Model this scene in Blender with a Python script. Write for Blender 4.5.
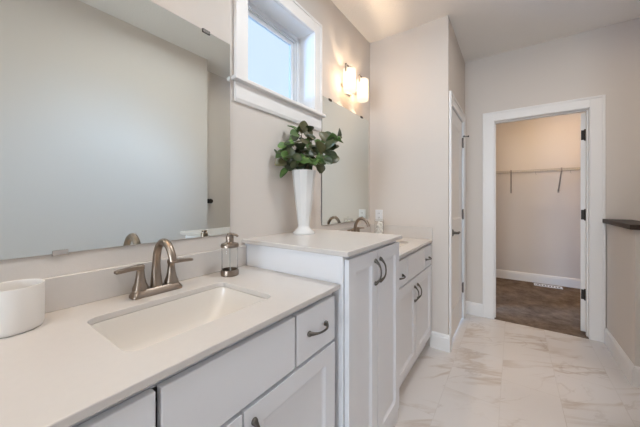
import bpy, bmesh, math, random
from mathutils import Vector, Matrix

for o in list(bpy.data.objects):
    bpy.data.objects.remove(o)
S = bpy.context.scene
C = S.collection
R = math.radians


def lin(r, g, b):
    f = lambda v: v / 12.92 if v <= .04045 else ((v + .055) / 1.055) ** 2.4
    return (f(r / 255), f(g / 255), f(b / 255), 1)


# ------------------------------------------------------------------ camera
cd = bpy.data.cameras.new('camera')
cd.sensor_width = 36
cd.lens = 274 / 640 * 36
cd.shift_y = -12.9 / 640
cd.clip_start = .02
cam = bpy.data.objects.new('camera', cd)
C.objects.link(cam)
cam.location = (1.125, 0, 1.231)
cam.rotation_euler = (R(90), 0, R(35.17))
S.camera = cam

# ------------------------------------------------------------------ world and exposure
W = bpy.data.worlds.new('sky')
S.world = W
W.use_nodes = True
bg = W.node_tree.nodes['Background']
bg.inputs[0].default_value = (.69, .83, 1.0, 1)
bg.inputs[1].default_value = .88
S.view_settings.view_transform = 'Standard'
S.view_settings.look = 'None'
S.view_settings.gamma = 1
S.view_settings.use_curve_mapping = False
S.view_settings.exposure = 0.29
S.cycles.use_denoising = True
S.cycles.max_bounces = 14
S.cycles.diffuse_bounces = 6
S.cycles.transparent_max_bounces = 12
S.cycles.caustics_reflective = False
S.cycles.sample_clamp_indirect = 6

WARM = (1.0, .72, .46)


def light(name, kind, loc, power, col, size=.1, rot=(0, 0, 0), **kw):
    l = bpy.data.lights.new(name, kind)
    l.energy = power
    l.color = col
    if kind == 'AREA':
        l.shape = 'DISK'
        l.size = size
    else:
        l.shadow_soft_size = size
    for k, v in kw.items():
        setattr(l, k, v)
    o = bpy.data.objects.new(name, l)
    o.location = loc
    o.rotation_euler = rot
    C.objects.link(o)
    return o


# lamps of the ceiling fixtures (built at the end) and added area lamps outdoors
light('added_bath_lamp', 'AREA', (.85, -.75, 2.672), 6, (.90, .95, 1.0), .30)  # added lamp behind the camera, cool fill for the room
light('added_fill_behind', 'AREA', (.78, -5.32, 1.45), 130, (.78, .88, 1.0), 1.3, (R(90), 0, 0), shape='RECTANGLE', size_y=1.9)  # added area lamp standing in for bright sky at the rear window
light('added_sky_fill', 'AREA', (-4.8, 2.3, 4.4), 1450, (.36, .62, 1.0), 4.6, tuple(Vector((4.5, -1.05, -2.4)).to_track_quat('-Z', 'Y').to_euler()))  # added lamp kept out of sight, boosts window light on the facing wall
light('added_entry_lamp', 'AREA', (1.42, 2.46, 2.672), 1.6, (1.0, .86, .72), .2)  # added unseen lamp, brightens the half wall
light('added_jamb_fill', 'AREA', (-3.2, -1.2, 1.1), 250, (.24, .52, 1.0), 1.6, tuple(Vector((3.1, 2.5, 1.0)).to_track_quat('-Z', 'Y').to_euler()))  # added outdoor lamp that tints the window jamb blue
light('unseen_vanity_lamp', 'AREA', (.85, 1.22, 2.672), 11, (.91, .96, 1.0), .24)  # unseen lamp placed to brighten the end wall
light('closet_ceiling_lamp', 'AREA', (1.75, 4.35, 2.672), 13, (1.0, .68, .36), .30)
light('added_stair_lamp', 'AREA', (2.45, 2.3, 2.672), 5, (1.0, .93, .86), .30)  # unseen lamp added to light the stair side


# ------------------------------------------------------------------ materials
def mat(name, col, rough=.5, metal=0., noise=None, bump=None, spec=None, coat=0.):
    m = bpy.data.materials.new(name)
    m.use_nodes = True
    nt = m.node_tree
    b = nt.nodes['Principled BSDF']
    b.inputs['Base Color'].default_value = col
    b.inputs['Roughness'].default_value = rough
    b.inputs['Metallic'].default_value = metal
    if spec is not None:
        b.inputs['Specular IOR Level'].default_value = spec
    if coat:
        b.inputs['Coat Weight'].default_value = coat
        b.inputs['Coat Roughness'].default_value = .08
    tc = nt.nodes.new('ShaderNodeTexCoord')
    if noise:                                   # (scale, amount)
        n = nt.nodes.new('ShaderNodeTexNoise')
        n.inputs['Scale'].default_value = noise[0]
        n.inputs['Detail'].default_value = 4
        nt.links.new(tc.outputs['Object'], n.inputs['Vector'])
        mx = nt.nodes.new('ShaderNodeMix')
        mx.data_type = 'RGBA'
        k = noise[1]
        mx.inputs[6].default_value = tuple(max(0, c * (1 - k)) for c in col[:3]) + (1,)
        mx.inputs[7].default_value = tuple(min(1, c * (1 + k)) for c in col[:3]) + (1,)
        nt.links.new(n.outputs['Fac'], mx.inputs[0])
        nt.links.new(mx.outputs[2], b.inputs['Base Color'])
    if bump:                                    # (scale, strength)
        n2 = nt.nodes.new('ShaderNodeTexNoise')
        n2.inputs['Scale'].default_value = bump[0]
        n2.inputs['Detail'].default_value = 3
        nt.links.new(tc.outputs['Object'], n2.inputs['Vector'])
        bp = nt.nodes.new('ShaderNodeBump')
        bp.inputs['Strength'].default_value = bump[1]
        bp.inputs['Distance'].default_value = .01
        nt.links.new(n2.outputs['Fac'], bp.inputs['Height'])
        nt.links.new(bp.outputs['Normal'], b.inputs['Normal'])
    return m


M = {}
M['wall'] = mat('greige_paint', lin(213, 206, 199), .85, noise=(2, .015), bump=(180, .06), spec=.2)
M['ceiling'] = mat('ceiling_paint', lin(236, 233, 229), .95, bump=(70, .25), spec=.1)
M['trim'] = mat('white_trim_paint', lin(232, 230, 228), .4, noise=(3, .01))
M['cab'] = mat('white_cabinet_paint', lin(229, 230, 233), .38, noise=(3, .01))
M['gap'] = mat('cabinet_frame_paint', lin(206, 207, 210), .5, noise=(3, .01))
M['quartz'] = mat('white_quartz', lin(210, 205, 200), .24, noise=(60, .02))
M['porcelain'] = mat('sink_porcelain', lin(226, 221, 214), .14, noise=(3, .005))
M['ceramic'] = mat('white_glazed_ceramic', lin(222, 221, 219), .15, noise=(3, .005), coat=.3)
M['matte_ceramic'] = mat('white_matte_ceramic', lin(226, 222, 217), .55, noise=(5, .01))
M['nickel'] = mat('brushed_nickel', lin(148, 134, 121), .30, 1., noise=(40, .05))
M['pewter'] = mat('dark_pewter', lin(98, 93, 88), .36, 1., noise=(40, .06))
M['chrome'] = mat('polished_chrome', lin(206, 200, 194), .15, 1., noise=(20, .02))
M['dark'] = mat('dark_bronze', lin(62, 57, 53), .4, .8, noise=(30, .1))
M['edge'] = mat('mirror_edge', lin(52, 54, 54), .4, noise=(9, .05))
M['mirror'] = mat('mirror_silver', (.80, .85, .83, 1), .0, 1.)
M['wire'] = mat('coated_wire', lin(176, 170, 162), .45, noise=(9, .02))
M['vinyl'] = mat('white_window_vinyl', lin(222, 224, 227), .7, noise=(9, .01), spec=.1)
M['bracket'] = mat('grey_painted_steel', lin(150, 142, 134), .5, noise=(9, .02))
M['plate'] = mat('white_plastic', lin(238, 240, 243), .3, noise=(9, .01))
M['slot'] = mat('dark_slot', lin(70, 68, 66), .6, noise=(9, .05))
M['stem'] = mat('plant_stem', lin(92, 78, 50), .7, noise=(30, .15))
M['cotton'] = mat('cotton', lin(236, 234, 230), .95, noise=(30, .03), bump=(90, .4))
M['pipe'] = mat('clear_tube', lin(190, 188, 184), .3, noise=(9, .02))


def wood():
    m = mat('dark_stained_wood', lin(62, 46, 37), .5)
    nt = m.node_tree
    tc = nt.nodes.new('ShaderNodeTexCoord')
    mp = nt.nodes.new('ShaderNodeMapping')
    mp.inputs['Scale'].default_value = (40, 3, 40)
    n = nt.nodes.new('ShaderNodeTexNoise')
    n.inputs['Scale'].default_value = 2.5
    n.inputs['Detail'].default_value = 6
    cr = nt.nodes.new('ShaderNodeValToRGB')
    cr.color_ramp.elements[0].color = lin(32, 24, 19)
    cr.color_ramp.elements[1].color = lin(64, 48, 38)
    nt.links.new(tc.outputs['Object'], mp.inputs[0])
    nt.links.new(mp.outputs[0], n.inputs['Vector'])
    nt.links.new(n.outputs['Fac'], cr.inputs[0])
    nt.links.new(cr.outputs[0], nt.nodes['Principled BSDF'].inputs['Base Color'])
    return m


def marble():
    m = mat('marble_tile', lin(222, 216, 210), .22)
    nt = m.node_tree
    N, L = nt.nodes.new, nt.links.new
    b = nt.nodes['Principled BSDF']
    tc = N('ShaderNodeTexCoord')
    # a tile is .305 wide (x) and .61 long (y); bricks run along y
    sw = N('ShaderNodeMapping')
    sw.inputs['Rotation'].default_value = (0, 0, R(90))
    sw.inputs['Location'].default_value = (.13, -1.06 + .305 * 4, 0)
    L(tc.outputs['Object'], sw.inputs[0])
    br = N('ShaderNodeTexBrick')
    br.offset = .5
    br.inputs['Scale'].default_value = 1
    br.inputs['Brick Width'].default_value = .61
    br.inputs['Row Height'].default_value = .305
    br.inputs['Mortar Size'].default_value = .0016
    br.inputs['Mortar Smooth'].default_value = .2
    br.inputs['Color1'].default_value = (0, 0, 0, 1)
    br.inputs['Color2'].default_value = (1, 1, 1, 1)
    br.inputs['Mortar'].default_value = (.5, .5, .5, 1)
    L(sw.outputs[0], br.inputs['Vector'])
    # every tile gets its own slice of the veining
    ofs = N('ShaderNodeVectorMath')
    ofs.operation = 'MULTIPLY'
    ofs.inputs[1].default_value = (3.1, 5.7, 2.3)
    L(br.outputs['Color'], ofs.inputs[0])
    add = N('ShaderNodeVectorMath')
    L(tc.outputs['Object'], add.inputs[0])
    L(ofs.outputs[0], add.inputs[1])

    def vein(rot, scale, width, dist, stretch):
        mp = N('ShaderNodeMapping')
        mp.vector_type = 'TEXTURE'           # turn first, then stretch along the turned axis
        mp.inputs['Rotation'].default_value = (0, 0, R(rot))
        mp.inputs['Scale'].default_value = stretch
        L(add.outputs[0], mp.inputs[0])
        n = N('ShaderNodeTexNoise')
        n.inputs['Scale'].default_value = scale
        n.inputs['Detail'].default_value = 7
        n.inputs['Roughness'].default_value = .55
        n.inputs['Distortion'].default_value = dist
        L(mp.outputs[0], n.inputs['Vector'])
        s = N('ShaderNodeMath')
        s.operation = 'SUBTRACT'
        s.inputs[1].default_value = .5
        L(n.outputs['Fac'], s.inputs[0])
        a = N('ShaderNodeMath')
        a.operation = 'ABSOLUTE'
        L(s.outputs[0], a.inputs[0])
        r = N('ShaderNodeMapRange')
        r.inputs['From Min'].default_value = 0
        r.inputs['From Max'].default_value = width
        r.inputs['To Min'].default_value = 1
        r.inputs['To Max'].default_value = 0
        L(a.outputs[0], r.inputs['Value'])
        return r.outputs[0]

    def mulnoise(x, scale, lo, hi):
        n = N('ShaderNodeTexNoise')
        n.inputs['Scale'].default_value = scale
        n.inputs['Detail'].default_value = 3
        L(add.outputs[0], n.inputs['Vector'])
        r = N('ShaderNodeMapRange')
        r.inputs['From Min'].default_value = lo
        r.inputs['From Max'].default_value = hi
        L(n.outputs['Fac'], r.inputs['Value'])
        k = N('ShaderNodeMath')
        k.operation = 'MULTIPLY'
        L(x, k.inputs[0])
        L(r.outputs[0], k.inputs[1])
        return k.outputs[0]

    v1 = mulnoise(vein(30, 1.5, .040, .7, (1.5, .45, 1)), 1.9, .42, .60)
    v2 = mulnoise(vein(40, 3.0, .022, .6, (1.4, .6, 1)), 2.6, .46, .64)
    cur = lin(216, 211, 208)
    last = None
    for fac, col, amt in ((v1, lin(178, 158, 140), .58), (v2, lin(170, 155, 144), .42)):
        k = N('ShaderNodeMath')
        k.operation = 'MULTIPLY'
        k.inputs[1].default_value = amt
        L(fac, k.inputs[0])
        mx = N('ShaderNodeMix')
        mx.data_type = 'RGBA'
        L(k.outputs[0], mx.inputs[0])
        if last is None:
            mx.inputs[6].default_value = cur
        else:
            L(last, mx.inputs[6])
        mx.inputs[7].default_value = col
        last = mx.outputs[2]
    mx = N('ShaderNodeMix')
    mx.data_type = 'RGBA'
    k = N('ShaderNodeMath')
    k.operation = 'MULTIPLY'
    k.inputs[1].default_value = .28
    L(br.outputs['Fac'], k.inputs[0])
    L(k.outputs[0], mx.inputs[0])
    L(last, mx.inputs[6])
    mx.inputs[7].default_value = lin(176, 168, 160)
    L(mx.outputs[2], b.inputs['Base Color'])
    return m


def carpet():
    m = mat('brown_carpet', lin(120, 104, 92), .95, spec=.1)
    nt = m.node_tree
    N, L = nt.nodes.new, nt.links.new
    tc = N('ShaderNodeTexCoord')
    n = N('ShaderNodeTexNoise')
    n.inputs['Scale'].default_value = 7
    n.inputs['Detail'].default_value = 8
    n.inputs['Roughness'].default_value = .75
    L(tc.outputs['Object'], n.inputs['Vector'])
    cr = N('ShaderNodeValToRGB')
    cr.color_ramp.elements[0].position = .32
    cr.color_ramp.elements[0].color = lin(88, 76, 68)
    cr.color_ramp.elements[1].position = .68
    cr.color_ramp.elements[1].color = lin(146, 130, 117)
    L(n.outputs['Fac'], cr.inputs[0])
    L(cr.outputs[0], nt.nodes['Principled BSDF'].inputs['Base Color'])
    n2 = N('ShaderNodeTexNoise')
    n2.inputs['Scale'].default_value = 160
    L(tc.outputs['Object'], n2.inputs['Vector'])
    bp = N('ShaderNodeBump')
    bp.inputs['Strength'].default_value = .7
    bp.inputs['Distance'].default_value = .01
    L(n2.outputs['Fac'], bp.inputs['Height'])
    L(bp.outputs[0], nt.nodes['Principled BSDF'].inputs['Normal'])
    return m


def leafmat():
    m = mat('leaf_green', lin(92, 112, 62), .42)
    nt = m.node_tree
    N, L = nt.nodes.new, nt.links.new
    g = N('ShaderNodeNewGeometry')
    cr = N('ShaderNodeValToRGB')
    e = cr.color_ramp.elements
    e[0].position = 0
    e[0].color = lin(46, 56, 34)
    e[1].position = 1
    e[1].color = lin(112, 144, 76)
    for p, c in ((.35, lin(60, 70, 40)), (.6, lin(86, 82, 52)), (.82, lin(68, 98, 48))):
        x = e.new(p)
        x.color = c
    L(g.outputs['Random Per Island'], cr.inputs[0])
    tc = N('ShaderNodeTexCoord')
    n = N('ShaderNodeTexNoise')
    n.inputs['Scale'].default_value = 45
    L(tc.outputs['Object'], n.inputs['Vector'])
    mx = N('ShaderNodeMix')
    mx.data_type = 'RGBA'
    mx.blend_type = 'MULTIPLY'
    mx.inputs[0].default_value = .5
    L(cr.outputs[0], mx.inputs[6])
    L(n.outputs['Color'], mx.inputs[7])
    L(cr.outputs[0], nt.nodes['Principled BSDF'].inputs['Base Color'])
    return m


def clear(name, tint, ior=1.45, k=1.):
    """thin clear glass: mostly transparent, glossy towards grazing angles"""
    m = bpy.data.materials.new(name)
    m.use_nodes = True
    nt = m.node_tree
    nt.nodes.clear()
    N, L = nt.nodes.new, nt.links.new
    t = N('ShaderNodeBsdfTransparent')
    t.inputs[0].default_value = tint
    g = N('ShaderNodeBsdfGlossy')
    g.inputs['Roughness'].default_value = .02
    fr = N('ShaderNodeLayerWeight')
    fr.inputs[0].default_value = .12
    mk = N('ShaderNodeMath')
    mk.operation = 'MULTIPLY'
    mk.inputs[1].default_value = k
    L(fr.outputs['Fresnel'], mk.inputs[0])
    mx = N('ShaderNodeMixShader')
    L(mk.outputs[0], mx.inputs[0])
    L(t.outputs[0], mx.inputs[1])
    L(g.outputs[0], mx.inputs[2])
    o = N('ShaderNodeOutputMaterial')
    L(mx.outputs[0], o.inputs[0])
    return m


def frosted():
    """opal glass shade lit from inside"""
    m = bpy.data.materials.new('opal_glass_shade')
    m.use_nodes = True
    nt = m.node_tree
    nt.nodes.clear()
    N, L = nt.nodes.new, nt.links.new
    e = N('ShaderNodeEmission')
    e.inputs[0].default_value = (1, .83, .62, 1)
    e.inputs[1].default_value = .80
    tl = N('ShaderNodeBsdfTranslucent')
    tl.inputs[0].default_value = (.07, .060, .050, 1)
    tp = N('ShaderNodeBsdfTransparent')
    tp.inputs[0].default_value = (.95, .88, .80, 1)
    m1 = N('ShaderNodeMixShader')
    m1.inputs[0].default_value = .35
    L(tl.outputs[0], m1.inputs[1])
    L(tp.outputs[0], m1.inputs[2])
    ad = N('ShaderNodeAddShader')
    L(m1.outputs[0], ad.inputs[0])
    L(e.outputs[0], ad.inputs[1])
    o = N('ShaderNodeOutputMaterial')
    L(ad.outputs[0], o.inputs[0])
    return m


def glow(name, col, s):
    m = mat(name, (.8, .8, .8, 1), .5)
    b = m.node_tree.nodes['Principled BSDF']
    b.inputs['Emission Color'].default_value = col
    b.inputs['Emission Strength'].default_value = s
    return m


M['wood'] = wood()
M['marble'] = marble()
M['carpet'] = carpet()
M['leaf'] = leafmat()
M['pane'] = clear('window_glass', (.97, .99, 1, 1))
M['glass'] = clear('bottle_glass', (.985, .985, .98, 1), k=.45)
M['shade'] = frosted()
M['diffuser'] = glow('lit_diffuser', (1, .95, .9, 1), 1.5)


# ------------------------------------------------------------------ mesh helpers
def BM():
    return bmesh.new()


def box(bm, x0, x1, y0, y1, z0, z1, bev=0., seg=2):
    if x0 > x1: x0, x1 = x1, x0
    if y0 > y1: y0, y1 = y1, y0
    if z0 > z1: z0, z1 = z1, z0
    t = bmesh.new()
    r = bmesh.ops.create_cube(t, size=1)
    for v in r['verts']:
        v.co = ((x0 + x1) / 2 + v.co.x * (x1 - x0), (y0 + y1) / 2 + v.co.y * (y1 - y0), (z0 + z1) / 2 + v.co.z * (z1 - z0))
    if bev:
        bmesh.ops.bevel(t, geom=t.edges[:], offset=bev, segments=seg, affect='EDGES', profile=.5)
    merge(bm, t)


def merge(bm, t):
    me = bpy.data.meshes.new('tmp')
    t.to_mesh(me)
    t.free()
    bm.from_mesh(me)
    bpy.data.meshes.remove(me)


def ring_skin(bm, rings, cap=True, closed_ring=True):
    vs = [[bm.verts.new(p) for p in r] for r in rings]
    n = len(vs[0])
    for a, b in zip(vs, vs[1:]):
        for i in range(n if closed_ring else n - 1):
            j = (i + 1) % n
            bm.faces.new((a[i], a[j], b[j], b[i]))
    if cap:
        bm.faces.new(list(reversed(vs[0])))
        bm.faces.new(vs[-1])
    return vs


def tube(bm, pts, rad, seg=12, cap=True, squash=None):
    """round tube through pts; rad a number or a list; squash (axis vector, factor) flattens it"""
    pts = [Vector(p) for p in pts]
    n = len(pts)
    if not hasattr(rad, '__len__'): rad = [rad] * n
    up = None
    rings = []
    for i, p in enumerate(pts):
        d = (pts[min(i + 1, n - 1)] - pts[max(i - 1, 0)]).normalized()
        if up is None:
            up = d.orthogonal().normalized()
        up = (up - d * up.dot(d)).normalized()
        w = d.cross(up)
        ring = []
        for k in range(seg):
            a = 2 * math.pi * k / seg
            off = (up * math.cos(a) + w * math.sin(a)) * rad[i]
            if squash:
                ax = Vector(squash[0]).normalized()
                off = off - ax * off.dot(ax) * (1 - squash[1])
            ring.append(p + off)
        rings.append(ring)
    ring_skin(bm, rings, cap)


def lathe(bm, prof, c, seg=28, axis='Z', cap=True, seg_flat=False):
    """prof: (radius, height) pairs turned about an axis through c"""
    rings = []
    for r, h in prof:
        ring = []
        for k in range(seg):
            a = 2 * math.pi * k / seg
            x, y = r * math.cos(a), r * math.sin(a)
            if axis == 'Z': p = (c[0] + x, c[1] + y, c[2] + h)
            elif axis == 'X': p = (c[0] + h, c[1] + x, c[2] + y)
            else: p = (c[0] + x, c[1] + h, c[2] - y)
            ring.append(p)
        rings.append(ring)
    ring_skin(bm, rings, cap)


def smooth_curve(pts, n=8):
    """Catmull-Rom through pts"""
    P = [Vector(p) for p in pts]
    P = [P[0] * 2 - P[1]] + P + [P[-1] * 2 - P[-2]]
    out = []
    for i in range(1, len(P) - 2):
        a, b, c, d = P[i - 1:i + 3]
        for k in range(n):
            t = k / n
            out.append(.5 * ((2 * b) + (c - a) * t + (2 * a - 5 * b + 4 * c - d) * t * t + (3 * b - a - 3 * c + d) * t ** 3))
    out.append(P[-2])
    return out


def rrect(x0, x1, y0, y1, r, n=6):
    out = []
    for cx, cy, a0 in ((x1 - r, y1 - r, 0), (x0 + r, y1 - r, 90), (x0 + r, y0 + r, 180), (x1 - r, y0 + r, 270)):
        for k in range(n + 1):
            a = R(a0 + 90 * k / n)
            out.append((cx + r * math.cos(a), cy + r * math.sin(a)))
    return out


def root_of(o):
    while o.parent: o = o.parent
    return o


def obj(name, bm, m, parent=None, smooth=False, bevel=0., kind=None, split=35):
    bmesh.ops.recalc_face_normals(bm, faces=bm.faces[:])
    if parent is not None:
        sh = -Vector(root_of(parent).location)
        loc = Vector((0, 0, 0))
    else:
        xs = [v.co for v in bm.verts]
        loc = Vector(((min(v.x for v in xs) + max(v.x for v in xs)) / 2, (min(v.y for v in xs) + max(v.y for v in xs)) / 2, min(v.z for v in xs)))
        sh = -loc
    bmesh.ops.translate(bm, verts=bm.verts[:], vec=sh)
    me = bpy.data.meshes.new(name)
    bm.to_mesh(me)
    bm.free()
    ms = m if isinstance(m, (list, tuple)) else [m]
    for x in ms: me.materials.append(x)
    if smooth:
        for p in me.polygons: p.use_smooth = True
        me.set_sharp_from_angle(angle=R(split))
    o = bpy.data.objects.new(name, me)
    o.location = loc
    C.objects.link(o)
    if parent is not None: o.parent = parent
    if bevel:
        b = o.modifiers.new('edge', 'BEVEL')
        b.width = bevel
        b.segments = 2
        b.limit_method = 'ANGLE'
        b.angle_limit = R(40)
    if kind: o['kind'] = kind
    return o


def tag(o, label, cat, group=None):
    o['label'] = label
    o['category'] = cat
    if group: o['group'] = group
    return o


def thing(name, label, cat, loc, group=None):
    o = bpy.data.objects.new(name, None)
    o.empty_display_size = .05
    o.location = loc
    C.objects.link(o)
    return tag(o, label, cat, group)


def children(o):
    return [c for c in bpy.data.objects if c.parent == o]


def copy_tree(o, parent=None):
    kids = children(o)
    c = o.copy()
    C.objects.link(c)
    if parent: c.parent = parent
    for k in kids: copy_tree(k, c)
    return c


def struct(name, bm, m, parent=None, **kw):
    return obj(name, bm, m, parent, kind='structure', **kw)


# ------------------------------------------------------------------ the room
ZC = 2.743            # ceiling
YE = 2.43             # wall at the end of the vanities
XD = .693             # wall with the panelled door
YB = 3.37             # wall with the closet opening

bm = BM(); box(bm, -.16, 3.1, -5.3, YB, -.1, 0)
struct('floor', bm, M['marble'])
# keep the tile pattern in world coordinates
fo = bpy.data.objects['floor']
fo.data.transform(Matrix.Translation(fo.location)); fo.location = (0, 0, 0)
bm = BM(); box(bm, .2, 2.8, YB + .001, 5.35, -.1, .004)
struct('floor_closet', bm, M['carpet'])
bm = BM(); box(bm, -.16, 3.1, -5.3, 5.35, ZC, ZC + .1)
struct('ceiling', bm, M['ceiling'])

# wall with the mirrors, a hole for the high window
WY0, WY1, WZ0, WZ1 = .932, 1.515, 1.838, 2.387
bm = BM()
box(bm, -.16, 0, -5.3, WY0, 0, ZC)
box(bm, -.16, 0, WY1, YE + .1, 0, ZC)
box(bm, -.16, 0, WY0, WY1, 0, WZ0)
box(bm, -.16, 0, WY0, WY1, WZ1, ZC)
struct('wall_left', bm, M['wall'])
bm = BM(); box(bm, 0, XD, YE, YE + .1, 0, ZC)
struct('wall_end', bm, M['wall'])
# wall with the panelled door
DY0, DY1, DZ1 = 2.553, 3.177, 2.035
bm = BM()
box(bm, XD - .1, XD, YE + .1, DY0 - .012, 0, ZC)
box(bm, XD - .1, XD, DY1 + .012, YB, 0, ZC)
box(bm, XD - .1, XD, DY0 - .012, DY1 + .012, DZ1 + .015, ZC)
struct('wall_side', bm, M['wall'])
# wall with the closet opening
CX0, CX1, CZ1 = .966, 1.678, 2.052
bm = BM()
box(bm, XD - .1, CX0 - .014, YB, YB + .115, 0, ZC)
box(bm, CX1 + .014, 3.1, YB, YB + .115, 0, ZC)
box(bm, CX0 - .014, CX1 + .014, YB, YB + .115, CZ1 + .014, ZC)
struct('wall_back', bm, M['wall'])
# closet
bm = BM(); box(bm, .2, 2.8, 5.22, 5.35, 0, ZC)
struct('wall_closet_back', bm, M['wall'])
bm = BM(); box(bm, .2, .3, YB + .115, 5.22, 0, ZC)
struct('wall_closet_left', bm, M['wall'])
bm = BM(); box(bm, 2.7, 2.8, YB + .115, 5.22, 0, ZC)
struct('wall_closet_right', bm, M['wall'])
# half wall, the walls facing the mirrors, the stair side and the wall behind
PX = 1.785
bm = BM(); box(bm, PX, PX + .12, 2.69, YB, 0, 1.038)
struct('wall_half', bm, M['wall'])
bm = BM(); box(bm, 1.57, 1.69, -5.2, 1.707, 0, ZC)
struct('wall_opposite', bm, M['wall'])
bm = BM(); box(bm, 1.80, 1.90, 1.60, 2.28, 0, ZC); box(bm, 1.69, 1.80, 1.55, 1.65, 0, ZC)
struct('wall_recess', bm, M['wall'])
bm = BM(); box(bm, 3.0, 3.1, 1.6, YB, 0, ZC); box(bm, 1.9, 3.0, 1.6, 1.7, 0, ZC)
struct('wall_stair', bm, M['wall'])
BX0, BX1, BZ0, BZ1 = .10, 1.46, .45, 2.45
bm = BM()
box(bm, 0, BX0, -5.3, -5.2, 0, ZC)
box(bm, BX1, 1.69, -5.3, -5.2, 0, ZC)
box(bm, BX0, BX1, -5.3, -5.2, 0, BZ0)
box(bm, BX0, BX1, -5.3, -5.2, BZ1, ZC)
struct('wall_behind', bm, M['wall'])


# baseboards
def baseboard(name, x0, x1, y0, y1, side, h=.135):
    """side: which horizontal direction the visible face looks to"""
    bm = BM()
    prof = [(0, 0), (.015, 0), (.015, h - .03), (.012, h - .022), (.012, h - .014), (.006, h - .004), (.004, h), (0, h)]
    if side in ('-y', '+y'):
        s = -1 if side == '-y' else 1
        y = y1 if s < 0 else y0
        ends = [[(x, y + s * d, z) for d, z in prof] for x in (x0, x1)]
    else:
        s = -1 if side == '-x' else 1
        x = x1 if s < 0 else x0
        ends = [[(x + s * d, y, z) for d, z in prof] for y in (y0, y1)]
    ring_skin(bm, ends)
    return struct(name, bm, M['trim'])


baseboard('baseboard_end', .553, XD + .015, YE - .015, YE, '-y')
baseboard('baseboard_side', XD, XD + .015, 3.277, YB - .015, '+x')
baseboard('baseboard_corner', XD, XD + .015, YE, 2.455, '+x')
baseboard('baseboard_back', XD, .861, YB - .015, YB, '-y')
baseboard('baseboard_half_wall', PX - .015, PX, 2.675, YB - .02, '-x')
baseboard('baseboard_half_wall_end', PX, PX + .12, 2.675, 2.69, '-y')
baseboard('baseboard_closet', .3, 2.7, 5.205, 5.22, '-y')
baseboard('baseboard_opposite', 1.555, 1.57, -5.2, 1.707, '-x')


# ------------------------------------------------------------------ window above the tall cabinet
def frame_ring(bm, y0, y1, z0, z1, wd, x0, x1):
    box(bm, x0, x1, y0, y0 + wd, z0, z1)
    box(bm, x0, x1, y1 - wd, y1, z0, z1)
    box(bm, x0, x1, y0 + wd, y1 - wd, z0, z0 + wd)
    box(bm, x0, x1, y0 + wd, y1 - wd, z1 - wd, z1)


win = bpy.data.objects.new('window_1', None)
win.location = (0, (WY0 + WY1) / 2, WZ0)
win['kind'] = 'structure'
C.objects.link(win)
bm = BM()                                   # deep jamb lining
t = .006
box(bm, -.16, .001, WY0, WY0 + t, WZ0, WZ1); box(bm, -.16, .001, WY1 - t, WY1, WZ0, WZ1)
box(bm, -.16, .001, WY0 + t, WY1 - t, WZ1 - t, WZ1); box(bm, -.16, .001, WY0 + t, WY1 - t, WZ0, WZ0 + t)
obj('jamb', bm, M['trim'], win)
bm = BM()
frame_ring(bm, WY0 + t, WY1 - t, WZ0 + t, WZ1 - t, .028, -.158, -.118)
frame_ring(bm, WY0 + .034, WY1 - .034, WZ0 + .034, WZ1 - .034, .012, -.1575, -.128)
obj('frame', bm, M['vinyl'], win)
bm = BM()
frame_ring(bm, WY0 + .046, WY1 - .046, WZ0 + .046, WZ1 - .046, .026, -.157, -.140)
sash = obj('sash', bm, M['vinyl'], win)
bm = BM(); box(bm, -.152, -.148, WY0 + .06, WY1 - .06, WZ0 + .06, WZ1 - .06)
obj('pane', bm, M['pane'], win)
bm = BM()                                   # casing: two legs, head
cw = .085
for y0, y1, z0, z1 in ((WY0 - cw + .01, WY0 + .003, WZ0, WZ1 + cw), (WY1 - .003, WY1 + cw - .005, WZ0, WZ1 + cw), (WY0 + .003, WY1 - .003, WZ1 - .003, WZ1 + cw)):
    box(bm, .001, .017, y0, y1, z0, z1)
for y0, y1, z0, z1 in ((WY0 - cw + .01, WY0 - cw + .026, WZ0, WZ1 + cw), (WY1 + cw - .021, WY1 + cw - .005, WZ0, WZ1 + cw), (WY0 - cw + .026, WY1 + cw - .021, WZ1 + cw - .016, WZ1 + cw)):
    box(bm, .017, .023, y0, y1, z0, z1)
obj('casing', bm, M['trim'], win, bevel=.002)
bm = BM(); box(bm, .001, .042, WY0 - cw - .008, WY1 + cw + .012, WZ0 - .018, WZ0 + .001, .004)
obj('sill', bm, M['trim'], win)
bm = BM()
ring_skin(bm, [[(x, y, z) for x, z in ((.001, WZ0 - .02), (.016, WZ0 - .02), (.016, WZ0 - .1), (.010, WZ0 - .116), (.001, WZ0 - .116))] for y in (WY0 - cw + .01, WY1 + cw - .005)])
obj('apron', bm, M['trim'], win)

win_added = bpy.data.objects.new('added_window', None)  # unseen window, added to let cool light in from behind
win_added.location = (.8, -5.2, BZ0); win_added['kind'] = 'structure'
C.objects.link(win_added)
bm = BM()
for x0, x1, z0, z1 in ((BX0 - .08, BX0, BZ0 - .08, BZ1 + .08), (BX1, BX1 + .08, BZ0 - .08, BZ1 + .08), (BX0, BX1, BZ1, BZ1 + .08), (BX0, BX1, BZ0 - .08, BZ0)):
    box(bm, x0, x1, -5.199, -5.182, z0, z1)
obj('casing', bm, M['trim'], win_added)
bm = BM()
for x0, x1, z0, z1 in ((BX0, BX0 + .05, BZ0, BZ1), (BX1 - .05, BX1, BZ0, BZ1), (BX0, BX1, BZ1 - .05, BZ1), (BX0, BX1, BZ0, BZ0 + .05), (.775, .825, BZ0, BZ1)):
    box(bm, x0, x1, -5.28, -5.24, z0, z1)
obj('sash', bm, M['plate'], win_added)
bm = BM(); box(bm, BX0 + .04, BX1 - .04, -5.262, -5.258, BZ0 + .04, BZ1 - .04)
obj('pane', bm, M['pane'], win_added)


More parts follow.
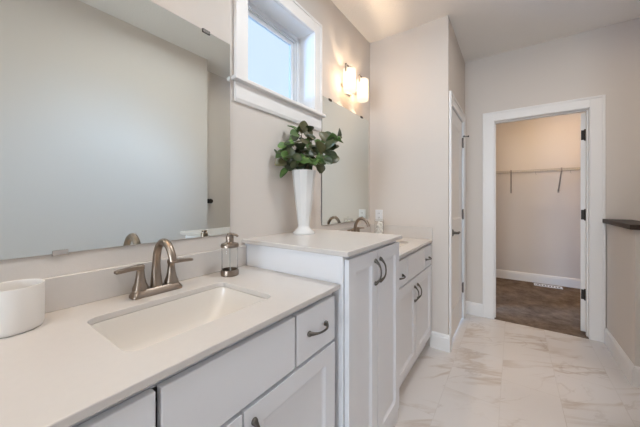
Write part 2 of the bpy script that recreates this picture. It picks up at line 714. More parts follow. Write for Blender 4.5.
# ------------------------------------------------------------------ doors
def hinge(parent, c, axis):
    """leaf plates and knuckle; axis: which way the plates spread"""
    bm = BM()
    x, y, z = c
    if axis == 'y':
        box(bm, x - .002, x + .003, y - .022, y + .014, z - .045, z + .045)
    else:
        box(bm, x - .003, x + .003, y - .03, y + .006, z - .045, z + .045)
    lathe(bm, [(.003, -.054), (.006, -.05), (.006, .05), (.003, .054)], (x + (.006 if axis == 'y' else -.006), y, z), 10)
    return obj('hinge', bm, M['pewter'], parent, smooth=True)


def panel_slab(bm, a0, a1, z0, z1, d0, d1, panels, P, rec=.007, ms=.014):
    """door slab between depths d0 (back) and d1 (front) with recessed panels on the front; P maps (along, depth, z) to a point"""
    aa = sorted({a0, a1} | {p[0] for p in panels} | {p[1] for p in panels})
    zz = sorted({z0, z1} | {p[2] for p in panels} | {p[3] for p in panels})
    def f(*pts):
        bm.faces.new([bm.verts.new(P(*q)) for q in pts])
    for i in range(len(aa) - 1):
        for j in range(len(zz) - 1):
            A0, A1, Z0, Z1 = aa[i], aa[i + 1], zz[j], zz[j + 1]
            hit = any(p[0] <= A0 and A1 <= p[1] and p[2] <= Z0 and Z1 <= p[3] for p in panels)
            if not hit:
                f((A0, d1, Z0), (A1, d1, Z0), (A1, d1, Z1), (A0, d1, Z1))
                continue
            s = 1 if d1 > d0 else -1
            lv = [(0, 0), (.003, -.003), (ms * .6, -rec * .8), (ms, -rec)]
            rg = [[(A0 + o, d1 + s * e, Z0 + o), (A1 - o, d1 + s * e, Z0 + o), (A1 - o, d1 + s * e, Z1 - o), (A0 + o, d1 + s * e, Z1 - o)] for o, e in lv]
            for p, q in zip(rg, rg[1:]):
                for k in range(4):
                    f(p[k], p[(k + 1) % 4], q[(k + 1) % 4], q[k])
            f(*rg[-1])
    f((a0, d0, z0), (a0, d0, z1), (a1, d0, z1), (a1, d0, z0))
    for q in (((a0, z0), (a1, z0)), ((a1, z0), (a1, z1)), ((a1, z1), (a0, z1)), ((a0, z1), (a0, z0))):
        (u, v), (w, x) = q
        f((u, d0, v), (w, d0, x), (w, d1, x), (u, d1, v))
    bmesh.ops.remove_doubles(bm, verts=bm.verts[:], dist=1e-5)


# door in the side wall (its slab closes the opening)
d1 = bpy.data.objects.new('door_1', None)
d1.location = (XD, (DY0 + DY1) / 2, 0); d1['kind'] = 'structure'
C.objects.link(d1)
bm = BM()
panel_slab(bm, DY0, DY1, .018, DZ1, XD - .037, XD - .002,
           [(DY0 + .11, DY1 - .11, .26, .92), (DY0 + .11, DY1 - .11, 1.06, DZ1 - .12)], lambda a, d, z: (d, a, z), .009, .02)
obj('door_slab', bm, M['trim'], d1)
bm = BM()
for y0, y1, z0, z1 in ((2.457, 2.541, 0, DZ1 + .1), (3.189, 3.274, 0, DZ1 + .1), (2.541, 3.189, DZ1 + .015, DZ1 + .1)):
    box(bm, XD + .0005, XD + .012, y0, y1, z0, z1)
for y0, y1, z0, z1 in ((2.457, 2.475, 0, DZ1 + .1), (3.256, 3.274, 0, DZ1 + .1), (2.475, 3.256, DZ1 + .082, DZ1 + .1)):
    box(bm, XD + .012, XD + .019, y0, y1, z0, z1)
obj('casing', bm, M['trim'], d1, bevel=.002)
for z in (1.83, 1.09, .33):
    hinge(d1, (XD + .001, DY1 + .004, z), 'y')
bm = BM()                                    # hinge pin stop on the top hinge
tube(bm, [(XD + .008, DY1 + .004, 1.892), (XD + .05, DY1 + .004, 1.892)], .004, 8)
lathe(bm, [(.009, 0), (.009, .012)], (XD + .05, DY1 + .004, 1.892), 10, 'X')
lathe(bm, [(.008, -.006), (.008, .006)], (XD + .02, DY1 - .02, 1.892), 10, 'X')
tube(bm, [(XD + .02, DY1 + .004, 1.892), (XD + .02, DY1 - .02, 1.892)], .003, 8)
obj('door_stop', bm, M['dark'], d1, smooth=True)
bm = BM()
hy, hz = DY0 + .065, .95
lathe(bm, [(.031, 0), (.031, .004), (.026, .009), (.012, .012), (.011, .045), (.009, .047)], (XD - .002, hy, hz), 20, 'X')
tube(bm, smooth_curve([(XD + .045, hy - .008, hz), (XD + .047, hy + .03, hz + .003), (XD + .045, hy + .075, hz), (XD + .040, hy + .115, hz - .004)], 5), [.010] * 6 + [.009] * 5 + [.007] * 5, 12)
obj('door_handle', bm, M['pewter'], d1, smooth=True)

# closet doorway, its door swung into the closet
d2 = bpy.data.objects.new('door_2', None)
d2.location = ((CX0 + CX1) / 2, YB, 0); d2['kind'] = 'structure'
C.objects.link(d2)
bm = BM()
for x0, x1, z0, z1 in ((.862, CX0 - .004, 0, CZ1 + .096), (CX1 + .004, 1.778, 0, CZ1 + .096), (CX0 - .004, CX1 + .004, CZ1 + .004, CZ1 + .096)):
    box(bm, x0, x1, YB - .012, YB - .0005, z0, z1)
for x0, x1, z0, z1 in ((.862, .88, 0, CZ1 + .096), (1.76, 1.778, 0, CZ1 + .096), (.88, 1.76, CZ1 + .078, CZ1 + .096)):
    box(bm, x0, x1, YB - .019, YB - .012, z0, z1)
obj('casing', bm, M['trim'], d2, bevel=.002)
bm = BM()
box(bm, CX0 - .0135, CX0, YB - .001, YB + .115, 0, CZ1)
box(bm, CX1, CX1 + .0135, YB - .001, YB + .115, 0, CZ1)
box(bm, CX0 - .0135, CX1 + .0135, YB - .001, YB + .115, CZ1, CZ1 + .0135)
box(bm, CX0, CX0 + .01, YB + .04, YB + .075, 0, CZ1 - .01)
box(bm, CX1 - .01, CX1, YB + .04, YB + .075, 0, CZ1 - .01)
box(bm, CX0, CX1, YB + .04, YB + .075, CZ1 - .01, CZ1)
obj('jamb', bm, M['trim'], d2)
HX, HY, SW = CX1 - .009, YB + .1145, R(11)          # hinge line; the door stands 11 degrees past square


def swung(a, d, z):
    x, y = d - HX, a - HY
    return (HX + x * math.cos(SW) + y * math.sin(SW), HY - x * math.sin(SW) + y * math.cos(SW), z)


bm = BM()
panel_slab(bm, YB + .122, YB + .122 + .70, .016, CZ1 - .004, CX1 - .004, CX1 - .039,
           [(YB + .232, YB + .712, .26, .92), (YB + .232, YB + .712, 1.06, CZ1 - .13)], swung, .009, .02)
obj('door_slab', bm, M['trim'], d2)
for z in (1.84, 1.10, .36):
    bm = BM()
    box(bm, CX1 - .0025, CX1 - .0003, YB + .078, YB + .116, z - .045, z + .045)
    box(bm, CX1 - .035, CX1 - .004, YB + .1195, YB + .1217, z - .045, z + .045)
    lathe(bm, [(.003, -.054), (.0065, -.05), (.0065, .05), (.003, .054)], (CX1 - .009, YB + .1145, z), 10)
    obj('hinge', bm, M['dark'], d2, smooth=True)


# ------------------------------------------------------------------ cabinet hardware
def pull(parent, c, along, L=.098, out=.026):
    """arched pull with flared spade ends, on a front facing +x; c = middle of the pull on the face"""
    bm = BM()
    pts, rad = [], []
    for i in range(17):
        t = -1 + i / 8
        d = out * (1 - abs(t) ** 2.6) + .004
        s = t * L / 2
        pts.append((c[0] + d, c[1] + (s if along == 'y' else 0), c[2] + (s if along == 'z' else 0)))
        rad.append(.0036 + .0050 * abs(t) ** 4)
    tube(bm, pts, rad, 10)
    for t in (-1, 1):
        q = (c[0], c[1] + (t * L / 2 if along == 'y' else 0), c[2] + (t * L / 2 if along == 'z' else 0))
        lathe(bm, [(.0098, .0003), (.0098, .003), (.008, .008), (.004, .011)], q, 14, 'X')
    return obj('handle', bm, M['pewter'], parent, smooth=True, split=50)


def front(name, parent, x0, x1, y0, y1, z0, z1, rail=None):
    bm = BM()
    panels = [(y0 + rail, y1 - rail, z0 + rail, z1 - rail)] if rail else []
    panel_slab(bm, y0, y1, z0, z1, x0, x1, panels, lambda a, d, z: (d, a, z), .010, .015)
    return obj(name, bm, M['cab'], parent, bevel=.0025)


def vanity(label):
    """base cabinet, y from 0 to .905"""
    t = thing('vanity_cabinet', label, 'cabinet', (.28, .4525, 0), 'base cabinets under the sinks')
    bm = BM()
    box(bm, .004, .525, .002, .020, .1, .884); box(bm, .004, .525, .885, .903, .1, .884)     # sides
    box(bm, .004, .012, .020, .885, .1, .884); box(bm, .012, .525, .020, .885, .1, .118)     # back, bottom
    for y0, y1, z0, z1 in ((.002, .035, .1, .884), (.87, .903, .1, .884), (.035, .87, .862, .884), (.035, .87, .1, .13), (.035, .87, .67, .72), (.43, .49, .13, .67)):
        box(bm, .525, .545, y0, y1, z0, z1)
    obj('carcass', bm, M['gap'], t)
    bm = BM(); box(bm, .50, .515, .002, .903, 0, .1)
    obj('toe_kick', bm, M['cab'], t)
    X0, X1 = .546, .566
    front('false_front', t, X0, X1, .258, .658, .703, .866)
    a = front('drawer', t, X0, X1, .668, .892, .703, .866)
    pull(a, (X1, .778, .785), 'y')
    a = front('drawer', t, X0, X1, .014, .248, .703, .866)
    pull(a, (X1, .131, .785), 'y')
    a = front('door', t, X0, X1, .459, .892, .112, .691, .062)
    pull(a, (X1, .491, .60), 'z')
    a = front('door', t, X0, X1, .014, .4525, .112, .691, .062)
    pull(a, (X1, .422, .60), 'z')
    return t


near = vanity('white base cabinet under the sink nearest the camera, one drawer with a pull at right')
far = copy_tree(near)
far.location.y += 1.5255
for fr in children(far):                     # pulls sit a touch lower and nearer on this cabinet
    for h in children(fr):
        h.location += Vector((0, -.03 if fr.name.startswith('drawer') else -.018, -.015))
far['label'] = 'white base cabinet between the tall cabinet and the end wall'


# ------------------------------------------------------------------ countertops, sinks, faucets
def countertop(y0, y1, sy0, sy1, label, splash):
    t = thing('countertop', label, 'countertop', (.287, (y0 + y1) / 2, .886), 'white quartz counters')
    bm = BM()
    outer = [(.001, y0), (.573, y0), (.573, y1), (.001, y1)]
    inner = rrect(.163, .456, sy0, sy1, .032, 5)
    vo = [bm.verts.new((x, y, .904)) for x, y in outer]
    vi = [bm.verts.new((x, y, .904)) for x, y in inner]
    ed = [bm.edges.new((l[i], l[(i + 1) % len(l)])) for l in (vo, vi) for i in range(len(l))]
    r = bmesh.ops.triangle_fill(bm, use_beauty=True, edges=ed)
    fs = [f for f in r['geom'] if isinstance(f, bmesh.types.BMFace)]
    ex = bmesh.ops.extrude_face_region(bm, geom=fs)
    bmesh.ops.translate(bm, verts=[v for v in ex['geom'] if isinstance(v, bmesh.types.BMVert)], vec=(0, 0, -.0185))
    obj('slab', bm, M['quartz'], t, bevel=.0025)
    bm = BM(); box(bm, .001, .019, y0, y1, .9043, 1.004, .002)
    obj('backsplash', bm, M['quartz'], t)
    if splash:
        bm = BM(); box(bm, .0195, .571, y1 - .019, y1, .9043, 1.004, .002)
        obj('side_splash', bm, M['quartz'], t)
    return t


SY0, SY1 = .242, .678
countertop(-.01, .9225, SY0, SY1, 'white quartz countertop around the sink nearest the camera', False)
countertop(1.522, 2.4285, SY0 + 1.528, SY1 + 1.528, 'white quartz countertop running from the tall cabinet to the end wall', True)


def sink(label):
    t = thing('sink_basin', label, 'sink', (.308, (SY0 + SY1) / 2, .745), 'undermount sinks')
    bm = BM()
    lv = [(-.026, .885, 0), (.002, .885, 0), (.004, .872, 0), (.010, .835, .004), (.020, .79, .022), (.040, .765, .05), (.075, .752, .085), (.11, .749, .11)]
    rings = []
    for ins, z, extra in lv:
        a = rrect(.163 + ins * .75, .456 - ins * .75, SY0 + ins, SY1 - ins - extra * 1.0, max(.012, .034 - ins * .1), 5)
        rings.append([(x, y, z) for x, y in a])
    under = []
    for ins, z, extra in reversed(lv):
        a = rrect(.163 + ins * .75 - .006, .456 - ins * .75 + .006, SY0 + ins - .006, SY1 - ins - extra + .006, max(.012, .034 - ins * .1) + .004, 5)
        under.append([(x, y, z - .008) for x, y in a])
    vs = ring_skin(bm, rings, cap=False)
    bm.faces.new(vs[-1])
    vu = ring_skin(bm, under, cap=False)
    bm.faces.new(list(reversed(vu[0])))
    n = len(vs[0])
    for i in range(n):
        bm.faces.new((vs[0][i], vs[0][(i + 1) % n], vu[-1][(i + 1) % n], vu[-1][i]))
    obj('basin', bm, M['porcelain'], t, smooth=True, split=60)
    bm = BM()
    lathe(bm, [(.023, 0), (.023, .003), (.017, .004), (.015, .002), (.001, .002)], (.308, .44, .7493), 20)
    obj('drain', bm, M['nickel'], t, smooth=True)
    return t


s1 = sink('white rectangular undermount sink nearest the camera')
s2 = copy_tree(s1)
s2.location.y += 1.528
s2['label'] = 'white undermount sink beyond the tall cabinet, in front of the second mirror'


def faucet(label):
    fx, fy, z0 = .085, .465, .9042
    t = thing('bathroom_faucet', label, 'faucet', (fx, fy, z0), 'two-handle faucets')
    bm = BM()                                # long base plate with sloping sides
    rings = []
    for ins, z in ((0, 0), (0, .006), (.003, .012), (.007, .019), (.010, .023)):
        rings.append([(x, y, z0 + z) for x, y in rrect(fx - .027 + ins, fx + .027 - ins, fy - .083 + ins, fy + .083 - ins, .014, 5)])
    ring_skin(bm, rings)
    obj('base_plate', bm, M['nickel'], t, smooth=True)
    bm = BM()                                # spout: a high arc
    path = smooth_curve([(fx - .004, fy, z0 + .02), (fx - .006, fy, z0 + .06), (fx - .005, fy, z0 + .11), (fx + .008, fy, z0 + .155), (fx + .040, fy, z0 + .183),
                         (fx + .078, fy, z0 + .176), (fx + .104, fy, z0 + .146), (fx + .112, fy, z0 + .122)], 5)
    n = len(path)
    rad = []
    for i in range(n):
        u = i / (n - 1)
        rad.append(.0205 - .0075 * min(1, u / .26) + (.0 if u < .3 else -.0015 * (u - .3)))
    tube(bm, path, rad, 18)
    obj('spout', bm, M['nickel'], t, smooth=True, split=60)
    for s in (-1, 1):
        bm = BM()
        c = (fx - .004, fy + s * .052, z0)
        lathe(bm, [(.0245, .022), (.0235, .032), (.018, .045), (.0145, .062), (.0125, .078), (.0115, .09), (.0125, .092), (.0125, .104), (.010, .108), (.003, .109)], c, 22)
        h = obj('handle', bm, M['nickel'], t, smooth=True, split=45)
        bm = BM()                            # flat lever reaching outwards, lifted a little at its end
        secs = []
        for k, (d, w, th, dz) in enumerate(((-.010, .012, .0075, .100), (.015, .0125, .007, .0995), (.04, .0125, .006, .0985), (.070, .0125, .005, .0965), (.076, .0115, .0042, .0955))):
            y = c[1] + s * d
            x = c[0] + d * .10
            secs.append([(x - w, y, z0 + dz - th), (x + w, y, z0 + dz - th), (x + w, y, z0 + dz + th), (x - w, y, z0 + dz + th)])
        ring_skin(bm, secs)
        obj('lever', bm, M['nickel'], h, bevel=.002)
    return t


f1 = faucet('brushed nickel faucet behind the sink nearest the camera')
f2 = copy_tree(f1)
f2.location.y += 1.515
f2['label'] = 'brushed nickel faucet at the far sink, under the second mirror'

# ------------------------------------------------------------------ tall cabinet
TY0, TY1 = .925, 1.519
t = thing('tall_cabinet', 'tall white two-door cabinet between the two sink counters', 'cabinet', (.29, (TY0 + TY1) / 2, 0))
bm = BM()
box(bm, .002, .582, TY0, TY0 + .018, 0, 1.0145); box(bm, .002, .582, TY1 - .018, TY1, 0, 1.0145)
box(bm, .002, .012, TY0 + .018, TY1 - .018, 0, 1.0145)
box(bm, .012, .562, TY0 + .018, TY1 - .018, .05, .07)
for y0, y1, z0, z1 in ((TY0 + .018, TY0 + .04, 0, 1.0145), (TY1 - .04, TY1 - .018, 0, 1.0145), (TY0 + .04, TY1 - .04, .985, 1.0145), (TY0 + .04, TY1 - .04, 0, .085)):
    box(bm, .562, .582, y0, y1, z0, z1)
obj('carcass', bm, M['cab'], t, bevel=.002)
a = front('door', t, .583, .603, TY0 + .012, 1.2105, .072, .999, .060)
pull(a, (.603, 1.184, .90), 'z', .105)
a = front('door', t, .583, .603, 1.2145, TY1 - .004, .072, .999, .060)
pull(a, (.603, 1.241, .90), 'z', .105)
bm = BM(); box(bm, .5825, .598, TY0 + .004, TY1 - .004, .001, .060, .004)
obj('base_rail', bm, M['cab'], t)
bm = BM(); box(bm, .001, .613, .908, 1.534, 1.015, 1.0365, .004, 3)
tag(obj('cabinet_top', bm, M['quartz']), 'raised white quartz slab on top of the tall cabinet, under the vase', 'countertop', 'white quartz counters')


# ------------------------------------------------------------------ mirrors
def mirror(y0, y1, z0, z1, label, clips):
    bm = BM()
    box(bm, .001, .007, y0, y1, z0, z1)
    bm.normal_update()
    bm.faces.ensure_lookup_table()
    for f in bm.faces:
        f.material_index = 0 if f.normal.x > .5 else 1
    o = obj('wall_mirror', bm, [M['mirror'], M['edge']])
    tag(o, label, 'mirror', 'frameless wall mirrors')
    for y, z, s, m in clips:
        bm = BM()
        box(bm, .0072, .0112, y - .018, y + .018, z - s * .010, z + s * .006, .0015)
        box(bm, .001, .0072, y - .018, y + .018, z + s * .0005, z + s * .006)
        obj('mirror_clip', bm, m, o)
    return o


mirror(-.45, .832, 1.072, 1.985, 'large frameless wall mirror above the sink nearest the camera', [(.706, 1.985, 1, M['dark']), (.225, 1.072, -1, M['chrome'])])
mirror(1.613, 2.385, 1.054, 1.985, 'frameless wall mirror above the far sink, beyond the window', [(2.24, 1.985, 1, M['dark']), (1.72, 1.985, 1, M['dark'])])


# ------------------------------------------------------------------ bath lights above the mirrors
def bath_light(yc, label, power):
    zt, zb = 2.246, 2.072
    t = thing('bath_light', label, 'wall light', (0, yc, zb), 'two-shade wall lights above the mirrors')
    bm = BM()
    box(bm, .001, .016, yc - .06, yc + .06, 2.11, 2.21, .004)
    box(bm, .016, .026, yc - .10, yc + .16, 2.150, 2.168)
    obj('backplate', bm, M['chrome'], t)
    for s in (-1, 1):
        y = yc + s * .112
        bm = BM()                            # bent flat bar carrying the shade
        box(bm, .084, .096, y + .055, y + .060, 2.085, zt + .022)
        box(bm, .084, .096, y - .060, y - .055, 2.21, zt + .022)
        box(bm, .084, .096, y - .060, y + .060, zt + .0165, zt + .022)
        box(bm, .020, .090, y + .0555, y + .0595, 2.152, 2.166)
        box(bm, .084, .096, y - .006, y + .006, zt + .010, zt + .017)
        lathe(bm, [(.030, 0), (.030, .010), (.012, .013), (.012, .022)], (.09, y, zt + .001), 20)
        obj('bracket', bm, M['chrome'], t)
        bm = BM()
        ro, ri, n = .0485, .046, 32
        lathe(bm, [(ri, .012), (ro, .0), (ro, .035), (ro, .1), (ro, .170), (ro - .002, .172), (ri - .002, .171), (ri, .169), (ri, .1), (ri, .013)], (.09, y, zb), n, cap=False)
        obj('shade', bm, M['shade'], t, smooth=True)
        light('bath_light_bulb', 'POINT', (.09, y, zb + .088), power, WARM, .02)
    return t


bath_light(1.977, 'chrome wall light with two lit white glass shades above the far mirror', 8)
bath_light(.20, 'chrome two-shade wall light above the mirror nearest the camera', 7)

# ------------------------------------------------------------------ things on the counters
# soap dispenser
sx, sy, z0 = .105, .758, .9042
t = thing('soap_dispenser', 'clear glass soap dispenser with metal pump and base ring beside the near faucet', 'soap dispenser', (sx, sy, z0))
soap = t
bm = BM()
lathe(bm, [(.036, 0), (.0385, .003), (.0385, .020), (.0365, .025), (.0345, .026), (.0345, .006), (.001, .005)], (sx, sy, z0), 32)
obj('base_ring', bm, M['nickel'], t, smooth=True)
bm = BM()
lathe(bm, [(.0335, .0065), (.0355, .024), (.0355, .115), (.034, .122), (.032, .122), (.0335, .114), (.0335, .024), (.031, .012), (.001, .010)], (sx, sy, z0), 32, cap=False)
obj('bottle', bm, M['glass'], t, smooth=True)
bm = BM()
lathe(bm, [(.031, .1225), (.0385, .123), (.0385, .133), (.035, .139), (.020, .142), (.0165, .145), (.0165, .168), (.015, .172), (.001, .172)], (sx, sy, z0), 32)
obj('collar', bm, M['nickel'], t, smooth=True)
bm = BM()
lathe(bm, [(.006, .172), (.006, .176), (.012, .175), (.012, .182), (.010, .184), (.001, .184)], (sx, sy, z0), 20)
tube(bm, smooth_curve([(sx, sy, z0 + .178), (sx + .012, sy + .010, z0 + .178), (sx + .024, sy + .018, z0 + .174), (sx + .028, sy + .021, z0 + .168)], 4), [.006] * 5 + [.005] * 8, 10)
obj('pump', bm, M['nickel'], t, smooth=True)
bm = BM()
tube(bm, [(sx, sy, z0 + .122), (sx + .002, sy, z0 + .07), (sx + .004, sy, z0 + .02)], .003, 8)
obj('dip_tube', bm, M['pipe'], t, smooth=True)

# bowl at the frame's edge
bm = BM()
bx, by = .086, .118
lathe(bm, [(.001, 0), (.050, 0), (.056, .003), (.0585, .012), (.060, .108), (.059, .112), (.057, .112), (.0555, .108), (.053, .014), (.045, .009), (.001, .008)], (bx, by, .9042), 48, cap=False)
tag(obj('ceramic_bowl', bm, M['matte_ceramic'], smooth=True, split=50), 'white straight-sided ceramic bowl on the near counter, against the backsplash', 'bowl')

# glass jar by the end wall
jx, jy = .163, 2.27
t = thing('glass_jar', 'lidded clear glass jar of white cotton in the corner by the end wall', 'jar', (jx, jy, .9042))
bm = BM()
lathe(bm, [(.001, 0), (.037, 0), (.041, .004), (.041, .140), (.040, .146), (.0385, .146), (.0392, .139), (.0392, .008), (.001, .006)], (jx, jy, .9042), 28, cap=False)
obj('jar_body', bm, M['glass'], t, smooth=True)
bm = BM()
lathe(bm, [(.0425, .1465), (.0425, .156), (.036, .161), (.010, .163), (.008, .168), (.009, .174), (.005, .178), (.001, .178)], (jx, jy, .9042), 28)
obj('lid', bm, M['glass'], t, smooth=True)
bm = BM()
random.seed(5)
for k in range(38):
    a, r = random.uniform(0, 6.28), random.uniform(.004, .0225)
    b = bmesh.new()
    bmesh.ops.create_icosphere(b, subdivisions=2, radius=.0145, matrix=Matrix.Translation((jx + r * math.cos(a), jy + r * math.sin(a), .9265 + .0029 * k)))
    merge(bm, b)
o = obj('cotton', bm, M['cotton'], t, smooth=True)
o['kind'] = 'stuff'

# outlet on the end wall
t = thing('outlet_plate', 'white double outlet plate on the end wall beside the far mirror', 'outlet', (.09, YE, 1.045))
bm = BM(); box(bm, .058, .130, YE - .006, YE - .0003, 1.040, 1.145, .002)
obj('plate', bm, M['plate'], t)
for z in (1.074, 1.111):
    bm = BM()
    ring_skin(bm, [[(x, y, zz) for x, zz in rrect(.078, .111, z - .014, z + .014, .010, 4)] for y in (YE - .0062, YE - .0082)])
    s_ = obj('socket', bm, M['plate'], t)
    bm = BM()
    for x in (.0885, .1005):
        box(bm, x - .0012, x + .0012, YE - .0090, YE - .0083, z - .005, z + .005)
    obj('slots', bm, M['slot'], s_)

# vase: eight-sided, tapering to a narrow neck over a flared foot
vx, vy, vz = .12, 1.262, 1.0367
bm = BM()
prof = [(.062, 0), (.064, .004), (.062, .011), (.050, .021), (.038, .034), (.034, .044), (.0345, .056), (.042, .12), (.052, .21), (.062, .30), (.069, .362), (.070, .370), (.067, .370), (.060, .31), (.046, .18), (.035, .09), (.001, .085)]
n8 = 10
rings = []
for r, h in prof:
    ring = []
    for k in range(n8 * 4):
        a = 2 * math.pi * k / (n8 * 4)
        m_ = (a % (2 * math.pi / n8)) - math.pi / n8
        flat = math.cos(math.pi / n8) / math.cos(m_)
        w = 1 if h > .06 else max(0, (h - .03) / .03)
        rr = r * (1 + (flat * 1.02 - 1) * w)
        ring.append((vx + rr * math.cos(a), vy + rr * math.sin(a), vz + h))
    rings.append(ring)
ring_skin(bm, rings, cap=False)
bm.faces.new([v for v in list(bm.verts)[:n8 * 4]][::-1])
tag(obj('flower_vase', bm, M['ceramic'], smooth=True, split=14), 'tall white faceted vase with a flared foot on the tall cabinet', 'vase')

# leafy branches
random.seed(11)
LEAVES = [(0.112, 1.264, 1.665), (0.06, 1.233, 1.661), (0.132, 1.167, 1.602), (0.103, 1.324, 1.643), (0.117, 1.194, 1.553), (0.051, 1.191, 1.542), (0.027, 1.166, 1.501),
          (0.068, 1.123, 1.441), (0.04, 1.18, 1.393), (0.113, 1.31, 1.573), (0.153, 1.185, 1.463), (0.209, 1.341, 1.608), (0.247, 1.246, 1.529), (0.262, 1.345, 1.596),
          (0.25, 1.421, 1.611), (0.192, 1.399, 1.541), (0.236, 1.398, 1.482), (0.158, 1.382, 1.432), (0.212, 1.238, 1.453), (0.094, 1.169, 1.494), (0.133, 1.256, 1.526),
          (0.084, 1.18, 1.434), (0.112, 1.227, 1.441), (0.174, 1.318, 1.425), (0.259, 1.43, 1.642), (0.118, 1.355, 1.53), (0.066, 1.33, 1.606), (0.263, 1.283, 1.46),
          (0.06, 1.295, 1.531), (0.132, 1.285, 1.446), (0.136, 1.206, 1.541), (0.146, 1.296, 1.495), (0.292, 1.278, 1.54)]
pl = thing('leafy_branches', 'green round-leaved branches standing in the white vase', 'plant', (vx, vy, vz + .12))
TIPS = [(.10, 1.262, 1.64), (.06, 1.19, 1.53), (.09, 1.165, 1.47), (.13, 1.33, 1.60), (.255, 1.40, 1.61), (.235, 1.27, 1.50), (.19, 1.36, 1.47)]
owner = {}
for i, l in enumerate(LEAVES):
    k = min(range(len(TIPS)), key=lambda j: min((Vector(TIPS[j]).lerp(Vector((vx, vy, 1.42)), q / 6) - Vector(l)).length for q in range(5)))
    owner.setdefault(k, []).append(l)


def leaf(bm, base, tip, up, w):
    base, tip = Vector(base), Vector(tip)
    d = tip - base
    L = d.length
    d.normalize()
    side = d.cross(up)
    if side.length < 1e-3: side = d.orthogonal()
    side.normalize()
    nrm = side.cross(d).normalized()
    rows = []
    for i, (u, ww) in enumerate(((0, .05), (.1, .45), (.25, .82), (.45, 1), (.65, .95), (.82, .7), (.94, .36), (1, .05))):
        c = base + d * (u * L) + nrm * (-.22 * L * (u - .35) ** 2)
        rows.append([c + side * (x * w * ww) + nrm * (abs(x) * .30 * w * ww) for x in (-1, -.55, 0, .55, 1)])
    g = [[bm.verts.new(p) for p in r] for r in rows]
    g2 = [[bm.verts.new(p - nrm * .0006) for p in r] for r in rows]
    for a, b in zip(g, g[1:]):
        for i in range(4):
            bm.faces.new((a[i], a[i + 1], b[i + 1], b[i]))
    for a, b in zip(g2, g2[1:]):
        for i in range(4):
            bm.faces.new((a[i + 1], a[i], b[i], b[i + 1]))
    loop = lambda G: G[0] + [r[-1] for r in G[1:]] + G[-1][-2::-1] + [r[0] for r in G[-2:0:-1]]
    A, B = loop(g), loop(g2)
    for i in range(len(A)):
        j = (i + 1) % len(A)
        bm.faces.new((A[i], B[i], B[j], A[j]))


for k, tip in enumerate(TIPS):
    tip = Vector(tip)
    ang = 2 * math.pi * k / len(TIPS)
    b0 = Vector((vx + .012 * math.cos(ang), vy + .012 * math.sin(ang), vz + .125))
    mid = Vector((vx, vy, vz + .36)) + (tip - Vector((vx, vy, vz + .36))) * .12
    mid.z = vz + .38
    pts = smooth_curve([b0, b0.lerp(mid, .6), mid, mid.lerp(tip, .55) + Vector((0, 0, .012)), tip], 5)
    bm = BM()
    tube(bm, pts, [.0030 - .0016 * i / len(pts) for i in range(len(pts))], 8)
    lb = BM()
    lb2 = bm
    for l in owner.get(k, []):
        l = Vector(l)
        q = min(pts[10:], key=lambda p: (p - l).length)
        d = l - q
        if d.length < .02: d = Vector((random.uniform(-1, 1), random.uniform(-1, 1), 1)).normalized() * .03
        d = (d.normalized() + Vector((random.uniform(-.35, .35), random.uniform(-.35, .35), random.uniform(-.1, .4)))).normalized()
        Lf = random.uniform(.070, .088)
        base = l - d * Lf * .5
        tp = l + d * Lf * .5
        tube(bm, [q, q.lerp(base, .5) + Vector((0, 0, .003)), base], .0011, 6)
        up = Vector((random.uniform(.1, 1), random.uniform(-.9, .2), random.uniform(.1, .9)))
        leaf(lb, base, tp, up, random.uniform(.027, .034))
        for _ in range(2):                   # smaller leaves lower on the same twig
            q2 = q.lerp(l, random.uniform(.1, .9)) + Vector((random.uniform(-.03, .03), random.uniform(-.03, .03), random.uniform(-.03, .02)))
            if q2.z < vz + .40: q2.z = vz + .40 + random.uniform(0, .02)
            d2 = Vector((random.uniform(-1, 1), random.uniform(-1, 1), random.uniform(-.5, .6))).normalized()
            tube(lb2, [q, q.lerp(q2, .6), q2], .001, 6)
            leaf(lb, q2, q2 + d2 * random.uniform(.052, .070), Vector((random.uniform(.2, 1), random.uniform(-1, .1), random.uniform(.1, .8))), random.uniform(.021, .028))
    br = obj('branch', bm, M['stem'], pl, smooth=True)
    obj('leaves', lb, M['leaf'], br, smooth=True, split=80)

# ------------------------------------------------------------------ half wall ledge, closet things
bm = BM(); box(bm, PX - .028, PX + .148, 2.66, YB - .0205, 1.0385, 1.073, .004)
tag(obj('wooden_ledge', bm, M['wood']), 'dark stained wooden ledge capping the half wall by the closet doorway', 'ledge')

t = thing('wire_shelf', 'wire closet shelf on slanted brackets across the closet back wall', 'shelf', (1.5, 5.06, 1.36))
zs, ys = 1.665, 4.90
bm = BM()
for y, z, r in ((ys, zs, .0045), (ys, zs - .028, .0045), (5.05, zs - .003, .003), (5.21, zs - .003, .003)):
    tube(bm, [(.305, y, z), (2.695, y, z)], r, 8)
obj('rails', bm, M['wire'], t, smooth=True)
bm = BM()
x = .32
while x < 2.69:
    tube(bm, [(x, 5.212, zs), (x, ys - .002, zs), (x, ys - .004, zs - .028)], .0018, 5)
    x += .0254
obj('wire_deck', bm, M['wire'], t)
for x in (.55, 1.10, 1.66, 2.25):
    bm = BM()
    tube(bm, [(x, ys - .004, zs + .012), (x, ys - .006, zs - .035), (x, ys + .02, zs - .055), (x, 5.212, 1.375)], .0085, 8)
    box(bm, x - .010, x + .010, 5.212, 5.2196, 1.345, 1.395)
    obj('bracket', bm, M['bracket'], t, smooth=True)
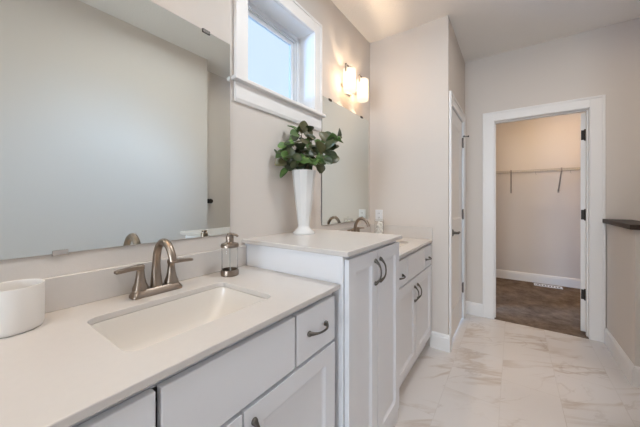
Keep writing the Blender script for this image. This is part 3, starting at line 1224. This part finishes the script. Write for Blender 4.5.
for x in (1.385, 1.75):
    bm = BM()
    tube(bm, [(x, ys, zs - .03), (x, ys, zs - .062), (x + .01, ys - .012, zs - .07)], .0032, 6)
    obj('hook', bm, M['wire'], t)

t = thing('floor_register', 'white slotted floor register in the closet carpet by the back wall', 'vent', (1.53, 5.08, .004))
bm = BM()
for x0, x1, y0, y1 in ((1.375, 1.69, 5.03, 5.045), (1.375, 1.69, 5.125, 5.14), (1.375, 1.392, 5.045, 5.125), (1.673, 1.69, 5.045, 5.125)):
    box(bm, x0, x1, y0, y1, .0042, .012)
obj('frame', bm, M['plate'], t)
bm = BM()
for k in range(9):
    x = 1.40 + k * .0335
    box(bm, x, x + .012, 5.045, 5.125, .0045, .0095)
obj('grille', bm, M['plate'], t)

# knob seen in the mirror, on the recessed wall past the end of the facing wall
bm = BM()
lathe(bm, [(.026, 0), (.026, -.004), (.012, -.008), (.012, -.03), (.024, -.036), (.028, -.046), (.024, -.056), (.001, -.06)], (1.7997, 1.868, 1.225), 20, 'X')
tag(obj('coat_peg', bm, M['dark'], smooth=True), 'small dark round peg on the grey wall reflected in the near mirror', 'coat peg')


# ------------------------------------------------------------------ ceiling fixtures, unseen; all but the closet's are added for light
def fixture(x, y, label, k=1.):
    t = thing('ceiling_light', label, 'ceiling light', (x, y, 2.68), 'flush ceiling lights')
    bm = BM()
    lathe(bm, [(r * k, z) for r, z in ((.165, 2.7428), (.175, 2.735), (.175, 2.70), (.165, 2.69), (.16, 2.69), (.16, 2.7428))], (x, y, 0), 36, cap=False)
    obj('rim', bm, M['plate'], t, smooth=True)
    bm = BM()
    lathe(bm, [(r * k, z) for r, z in ((.158, 2.700), (.158, 2.688), (.15, 2.684), (.001, 2.680))], (x, y, 0), 36, cap=False)
    obj('diffuser', bm, M['diffuser'], t, smooth=True)


fixture(.85, -.75, 'added round white ceiling light over the bathroom behind the camera')
fixture(.85, 1.22, 'unseen round white ceiling light over the tile floor before the tall cabinet', .8)
fixture(1.42, 2.46, 'added small round white ceiling light in front of the closet doorway', .68)
fixture(1.75, 4.35, 'round white ceiling light inside the closet')
fixture(2.45, 2.3, 'added round white ceiling light beyond the half wall')
